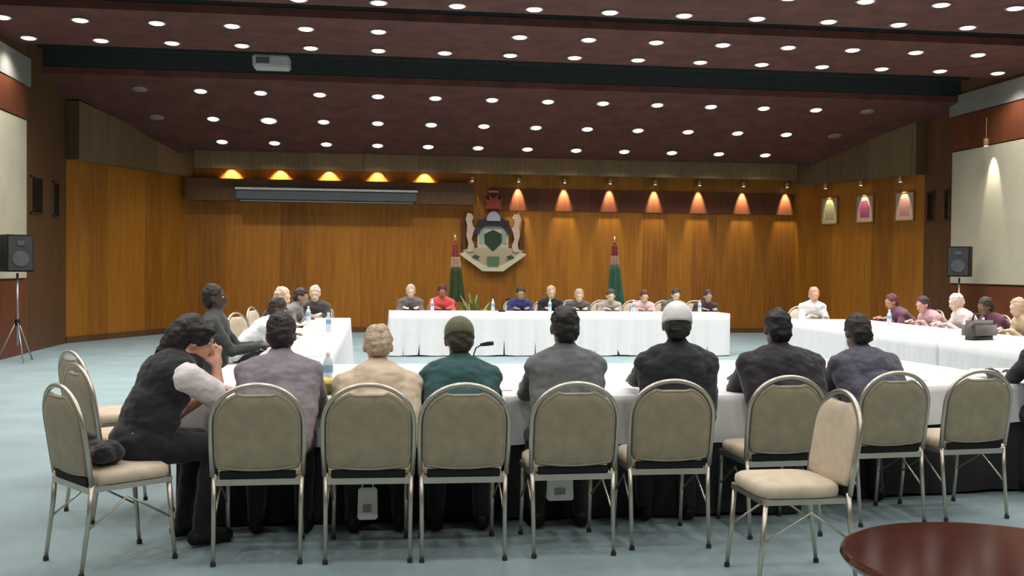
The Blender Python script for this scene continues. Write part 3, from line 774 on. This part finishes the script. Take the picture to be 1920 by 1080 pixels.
P = person
P(-.53, 5.66, 90, 1.265, 'person with short black hair and grey-lilac shirt seen from behind', (128, 122, 130), (28, 20, 24), near=True, skin=(120, 84, 66), shirt_name='shirt', build=1.05)
P(.02, 5.64, 92, 1.20, 'person hunched over the table in a beige top, seen from behind', (196, 180, 156), (176, 160, 134), near=True, lean=34, head_pitch=38, skin=(190, 160, 135), shirt_name='top', build=1.1)
P(.48, 5.63, 91, 1.235, 'person in teal jacket and olive knitted cap seen from behind', (20, 70, 72), (50, 45, 36), near=True, skin=(110, 80, 62), hcap=((92, 96, 70), (86, 84, 66)), build=1.0)
P(1.07, 5.66, 92, 1.315, 'person with black hair in a grey ribbed sweater seen from behind', (98, 104, 106), (16, 18, 18), near=True, skin=(110, 78, 60), shirt_name='sweater', build=1.0)
P(1.72, 5.76, 88, 1.335, 'person in white cap and dark navy jacket seen from behind', (24, 30, 36), (36, 36, 34), near=True, skin=(120, 88, 70), hcap=((225, 228, 228), (180, 188, 190)), build=1.08, head_yaw=-8)
P(2.46, 5.93, 89, 1.29, 'person with black hair in a wide navy black jacket seen from behind', (26, 25, 36), (14, 12, 18), near=True, skin=(90, 66, 54), build=1.18, wide=1.08)
P(3.16, 6.14, 96, 1.25, 'person with dark hair in a slate blue shirt seen from behind', (66, 68, 82), (26, 24, 24), near=True, skin=(100, 74, 60), build=1.12, shirt_name='shirt')
P(4.58, 6.36, 97, 1.28, 'person in dark suit at the right edge, cut by the picture edge', (26, 28, 38), (22, 20, 22), near=True, skin=(110, 80, 64))
chair(4.60, 6.26, 97, 'khaki banquet chair at the right edge, under the dark suit', GR)
# the leaning person at the left
P(-1.21, 5.63, 40, 1.28, 'person in black vest and white short-sleeved shirt leaning forward, chin on hand, in profile', (228, 224, 226), (24, 20, 20), 'full', near=True,
  skin=(204, 152, 126), legs=(16, 15, 22), lean=24, head_yaw=-34, head_pitch=14, head_fwd=.085, vest=(14, 16, 26), sleeves='short', build=1.02,
  hands=((-.10, .50, .80), (.06, .40, .93)), elbows=(None, (.11, .38, .79)), knees=((-.08, .36, .53), (.14, .34, .53)))

# left bank
GL = 'banquet chairs of the left bank'
def seated(x, y, heading, top, label, clabel, *a, grp=GL, **k):
    P(x, y, heading, top, label, *a, **k)
    r = R(heading); chair(x-.08*math.cos(r), y-.08*math.sin(r), heading, clabel, grp)
seated(-1.42, 9.5, 0, 1.36, 'tall dark-haired person in dark grey suit at the left bank', 'banquet chair under the tall person in dark grey', (52, 58, 56), (30, 22, 16), skin=(70, 52, 42), hands=((-.1, .40, .79), (.1, .40, .79)))
seated(-1.42, 11.1, 0, 1.20, 'person in white shirt with dark hair at the left bank', 'banquet chair under the white shirt of the left bank', (222, 226, 228), (44, 30, 24), skin=(90, 64, 50), shirt_name='shirt', hands=((-.1, .5, .79), (.1, .5, .79)))
seated(-1.40, 13.1, -25, 1.27, 'pale-haired person in dark jacket turned to the camera at the left bank', 'banquet chair under the pale-haired person of the left bank', (48, 42, 42), (206, 186, 160), skin=(222, 190, 160), hands=((-.1, .5, .79), (.1, .5, .79)))
seated(-1.40, 15.0, -15, 1.22, 'person in grey jacket with black hair at the far end of the left bank', 'banquet chair under the grey jacket of the left bank', (120, 116, 116), (40, 32, 30), skin=(150, 120, 100), hands=((-.1, .5, .79), (.1, .5, .79)))
seated(-.90, 16.12, -92, 1.24, 'cream-haired person in charcoal jacket at the end of the left bank', 'banquet chair at the far end of the left bank', (70, 66, 66), (200, 184, 160), skin=(214, 186, 160), hands=((-.1, .5, .79), (.1, .5, .79)))
# head table
GH = 'banquet chairs behind the head table'
HT = [(.60, 1.22, (112, 106, 106), (196, 176, 156), (214, 186, 160), 'person with fair hair and grey jacket, leftmost at the head table'),
      (1.16, 1.22, (214, 82, 84), (72, 18, 12), (150, 90, 70), 'person in a coral red top at the head table'),
      (2.56, 1.20, (42, 56, 112), (46, 38, 22), (150, 128, 100), 'person in royal blue jacket below the emblem'),
      (3.12, 1.22, (34, 32, 34), (186, 160, 130), (206, 176, 140), 'person in black suit right of the blue jacket'),
      (3.62, 1.17, (92, 88, 88), (176, 160, 132), (204, 180, 150), 'person in mid grey suit, second right of the blue jacket'),
      (4.20, 1.17, (170, 166, 160), (70, 60, 50), (196, 178, 150), 'person in light grey top hidden partly by a black-haired head'),
      (4.82, 1.16, (226, 196, 200), (88, 44, 24), (196, 160, 130), 'person in a pale pink blouse at the head table'),
      (5.42, 1.19, (96, 100, 96), (60, 50, 44), (204, 184, 150), 'person in olive grey jacket left of the white cap'),
      (6.02, 1.17, (66, 52, 58), (60, 44, 44), (170, 140, 120), 'person in dark plum jacket, rightmost at the head table')]
for x, top, shc, hrc, skc, lb in HT:
    seated(x, 18.84, -90, top, lb, 'banquet chair under the '+lb.replace('person ', 'person '), shc, hrc, skin=skc, grp=GH, hands=((-.12, .50, .79), (.12, .50, .79)))
# right bank
GB = 'banquet chairs of the right bank'
RB = [(7.02, 16.28, -95, 1.27, (226, 222, 222), (190, 150, 128), (204, 160, 130), 'person in white shirt at the far end of the right bank'),
      (8.28, 15.15, 180, 1.19, (104, 66, 84), (96, 52, 44), (176, 130, 110), 'person in mauve top with brown hair at the right bank'),
      (8.28, 14.25, 188, 1.18, (196, 158, 160), (58, 36, 58), (196, 150, 136), 'person in pink top with dark purple hair at the right bank'),
      (8.28, 13.45, 180, 1.24, (228, 216, 212), (222, 204, 192), (222, 188, 170), 'person in white top with white hair at the right bank'),
      (8.30, 12.75, 184, 1.21, (88, 46, 70), (44, 36, 24), (110, 84, 60), 'person in plum top with black hair at the right bank'),
      (8.30, 12.05, 180, 1.22, (204, 180, 150), (206, 180, 150), (216, 180, 150), 'person in beige top at the right edge of the picture')]
for x, y, hd_, top, shc, hrc, skc, lb in RB:
    seated(x, y, hd_, top, lb, 'banquet chair under the '+lb, shc, hrc, skin=skc, grp=GB, hands=((-.12, .52, .79), (.12, .52, .79)))

# ------------------------------------------------------------------ round mahogany table in the right foreground
t = thing('round_table', 'polished round mahogany table in the bottom right corner', 'table', (1.74, 2.70, 0))
bm = bmesh.new(); lathe(bm, [(.38, .655), (.42, .67), (.43, .685), (.425, .698), (.415, .70)], 64); obj('tabletop', bm, M['mahogany'], t)
bm = bmesh.new(); lathe(bm, [(.04, .10), (.055, .2), (.035, .35), (.045, .5), (.03, .6), (.09, .655)], 28); obj('pedestal', bm, M['mahogany'], t, True)
for i in range(4):
    a = i*math.pi/2+.6; bm = bmesh.new(); tube(bm, [(.03*math.cos(a), .03*math.sin(a), .16), (.16*math.cos(a), .16*math.sin(a), .12), (.30*math.cos(a), .30*math.sin(a), .02)], [.028, .024, .019]); obj('foot', bm, M['mahogany'], t, True)

# ------------------------------------------------------------------ things on and under the tables
def at_sheet(x, y, rz, label, group='papers on the tables', wd=.105, ht=.148, n=4, z=.7425):
    bm = bmesh.new()
    for i in range(n):
        m = Matrix.Rotation(random.uniform(-.04, .04), 4, 'Z'); bx(bm, -wd, wd, -ht, ht, i*.0011, i*.0011+.0009, 0, m)
    o = tag(obj('paper_stack', bm, M['paper']), label, 'papers', group); o.location = (x, y, z); o.rotation_euler = (0, 0, rz)
for x, y, rz, lb in ((-.85, 7.55, .2, 'stack of white papers on the second rank, far left'), (-.62, 8.9, 1.3, 'stack of white papers nearest on the left bank'), (-.75, 9.9, 1.5, 'second stack of white papers on the left bank'),
                     (-.7, 11.7, 1.4, 'third stack of white papers on the left bank'), (.72, 6.5, .1, 'stack of papers left of the grey sweater'), (1.32, 6.45, -.2, 'stack of papers between grey sweater and white cap'),
                     (1.95, 6.6, .3, 'stack of papers between white cap and navy jacket'), (3.7, 6.95, .1, 'stack of papers before the empty rightmost chair'), (6.9, 10.2, 1.5, 'stack of papers nearest on the right bank'),
                     (7.1, 12.6, 1.6, 'stack of papers before the beige and plum tops'), (1.7, 17.8, 0, 'stack of papers on the left third of the head table'), (3.3, 17.75, 0, 'stack of papers on the middle third of the head table')):
    at_sheet(x, y, rz, lb)
def bottle0():
    t = thing('water_bottle', 'w', 'bottle', group='water bottles on the tables')
    bm = bmesh.new(); lathe(bm, [(.029, 0), (.032, .008), (.032, .06), (.029, .075), (.032, .09), (.032, .145), (.022, .175), (.012, .19), (.012, .20)], 20); b = obj('bottle_body', bm, M['glass'], t, True)
    bm = bmesh.new(); lathe(bm, [(.0145, .198), (.0145, .218), (.012, .22)], 16); obj('bottle_cap', bm, M['white'], t, True)
    bm = bmesh.new(); lathe(bm, [(.0325, .092), (.0328, .093), (.0328, .138), (.0325, .139)], 20); obj('bottle_label', bm, col((120, 160, 190), .5, 'paint'), t, True)
    return t
b0 = None
for x, y, lb in ((-.30, 6.62, 'water bottle between the lilac shirt and the beige top'), (-.88, 9.3, 'water bottle nearest on the left bank'), (-.85, 10.4, 'second water bottle on the left bank'), (-.55, 12.2, 'third water bottle on the left bank'),
                 (-.9, 14.1, 'water bottle farthest along the left bank'), (1.30, 6.75, 'water bottle right of the grey sweater'), (3.55, 7.1, 'water bottle before the empty rightmost chair'), (7.1, 9.6, 'water bottle nearest on the right bank'),
                 (7.2, 11.6, 'second water bottle on the right bank'), (7.2, 13.9, 'water bottle farthest along the right bank'), (.95, 17.9, 'water bottle before the grey jacket at the head table'), (2.0, 17.9, 'water bottle left of the blue jacket at the head table'),
                 (3.0, 17.9, 'water bottle right of the blue jacket at the head table'), (4.5, 17.9, 'water bottle left of the pink blouse at the head table'), (5.7, 17.9, 'water bottle before the plum jacket at the head table')):
    if b0 is None: b0 = bottle0(); b0.location = (x, y, .7415); b0['label'] = lb
    else: dup(b0, (x, y, .7415), 0, lb)
def mic(x, y, lb, s=1):
    t = thing('desk_microphone', lb, 'microphone', (x, y, .742), 0, 'desk microphones')
    obj('base', box(-.06, .06, -.05, .05, 0, .025, .006), M['black'], t)
    bm = bmesh.new(); tube(bm, [(0, 0, .02), (0, -.01, .12), (.02, -.03, .19), (.06, -.05, .215)], .005, 8); obj('gooseneck', bm, M['black'], t, True)
    bm = bmesh.new(); tube(bm, [(.05, -.046, .213), (.10, -.06, .222), (.14, -.07, .226)], [.010, .016, .014], 12); obj('microphone_head', bm, M['black'], t, True)
mic(.68, 7.35, 'black gooseneck desk microphone right of the teal jacket')
mic(2.15, 17.85, 'black gooseneck desk microphone on the head table')
# green and gold snack bag beside the lilac shirt, a pale carton
t = thing('snack_bowl', 'olive green bowl with yellow fruit right of the lilac shirt', 'bowl', (-.30, 6.25, .742))
bm = bmesh.new(); lathe(bm, [(.04, 0), (.075, .03), (.095, .07), (.09, .07), (.07, .035), (.0, .012)], 28); obj('bowl', bm, col((96, 92, 30), .5, 'paint'), t, True)
for i in range(4):
    a = i*1.57; bm = bmesh.new(); ell(bm, (.04*math.cos(a), .04*math.sin(a), .066), (.033, .033, .031)); o = obj('lemon', bm, col((206, 190, 96), .5, 'paint'), None, True)
    o.location = (-.30, 6.25, .742); tag(o, '%s of the yellow fruits in the olive green bowl' % ('rightmost', 'hindmost', 'leftmost', 'frontmost')[i], 'fruit', 'fruit in the olive bowl')
# grey laptop bag on the right bank
t = thing('shoulder_bag', 'dark grey bag lying on the right bank of tables', 'bag', (6.75, 10.95, .742), R(20))
obj('bag_body', box(-.22, .22, -.10, .10, 0, .22, .05), col((88, 84, 80)), t, True)
bm = bmesh.new(); tube(bm, [(-.12, 0, .21), (-.09, 0, .29), (.09, 0, .29), (.12, 0, .21)], .011); obj('handle', bm, col((60, 58, 56)), t, True)
# white carrier bags under the front row chairs
def carrier(x, y, lb, w_, h_, z0):
    t = thing('paper_bag', lb, 'bag', (x, y, z0), 0, 'white bags hanging under the front row')
    bm = box(-w_, w_, -.03, .03, 0, h_, .008)
    for v in bm.verts:
        if v.co.z > h_*.5: v.co.x *= .94; v.co.y *= .6
    obj('bag_body', bm, M['paper'], t)
    obj('printed_patch', box(-w_*.45, w_*.35, -.0315, -.0295, h_*.25, h_*.5), col((150, 150, 148), .7, 'paint'), t)
    bm = bmesh.new(); tube(bm, [(-.03, 0, h_-.01), (-.02, 0, .413-z0), (.02, 0, .413-z0), (.03, 0, h_-.01)], .003, 6); obj('handle', bm, M['paper'], t)
carrier(1.03, 5.74, 'white bag with grey print hanging under the chair of the grey sweater', .075, .14, .20)
carrier(-.04, 5.72, 'narrow white bag hanging under the chair of the beige top', .055, .17, .12)
# coat heaped on the seat behind the leaning person
bm = bmesh.new()
for (a, b_, c_, ra, rb, rc) in ((0, 0, .56, .17, .085, .055), (-.10, -.02, .60, .07, .06, .06), (.06, .03, .57, .10, .07, .06), (.12, -.03, .585, .06, .05, .05)):
    ell(bm, (a, b_, c_-.0), (ra, rb, rc))
o = tag(obj('folded_coat', meld(bm, .009, 3, .016, 3, 14), col((20, 20, 28)), None, True), 'dark navy coat heaped on the seat behind the black vest person', 'coat')
o.location = (-1.385, 5.425, -.010); o.rotation_euler = (0, 0, R(38-90))
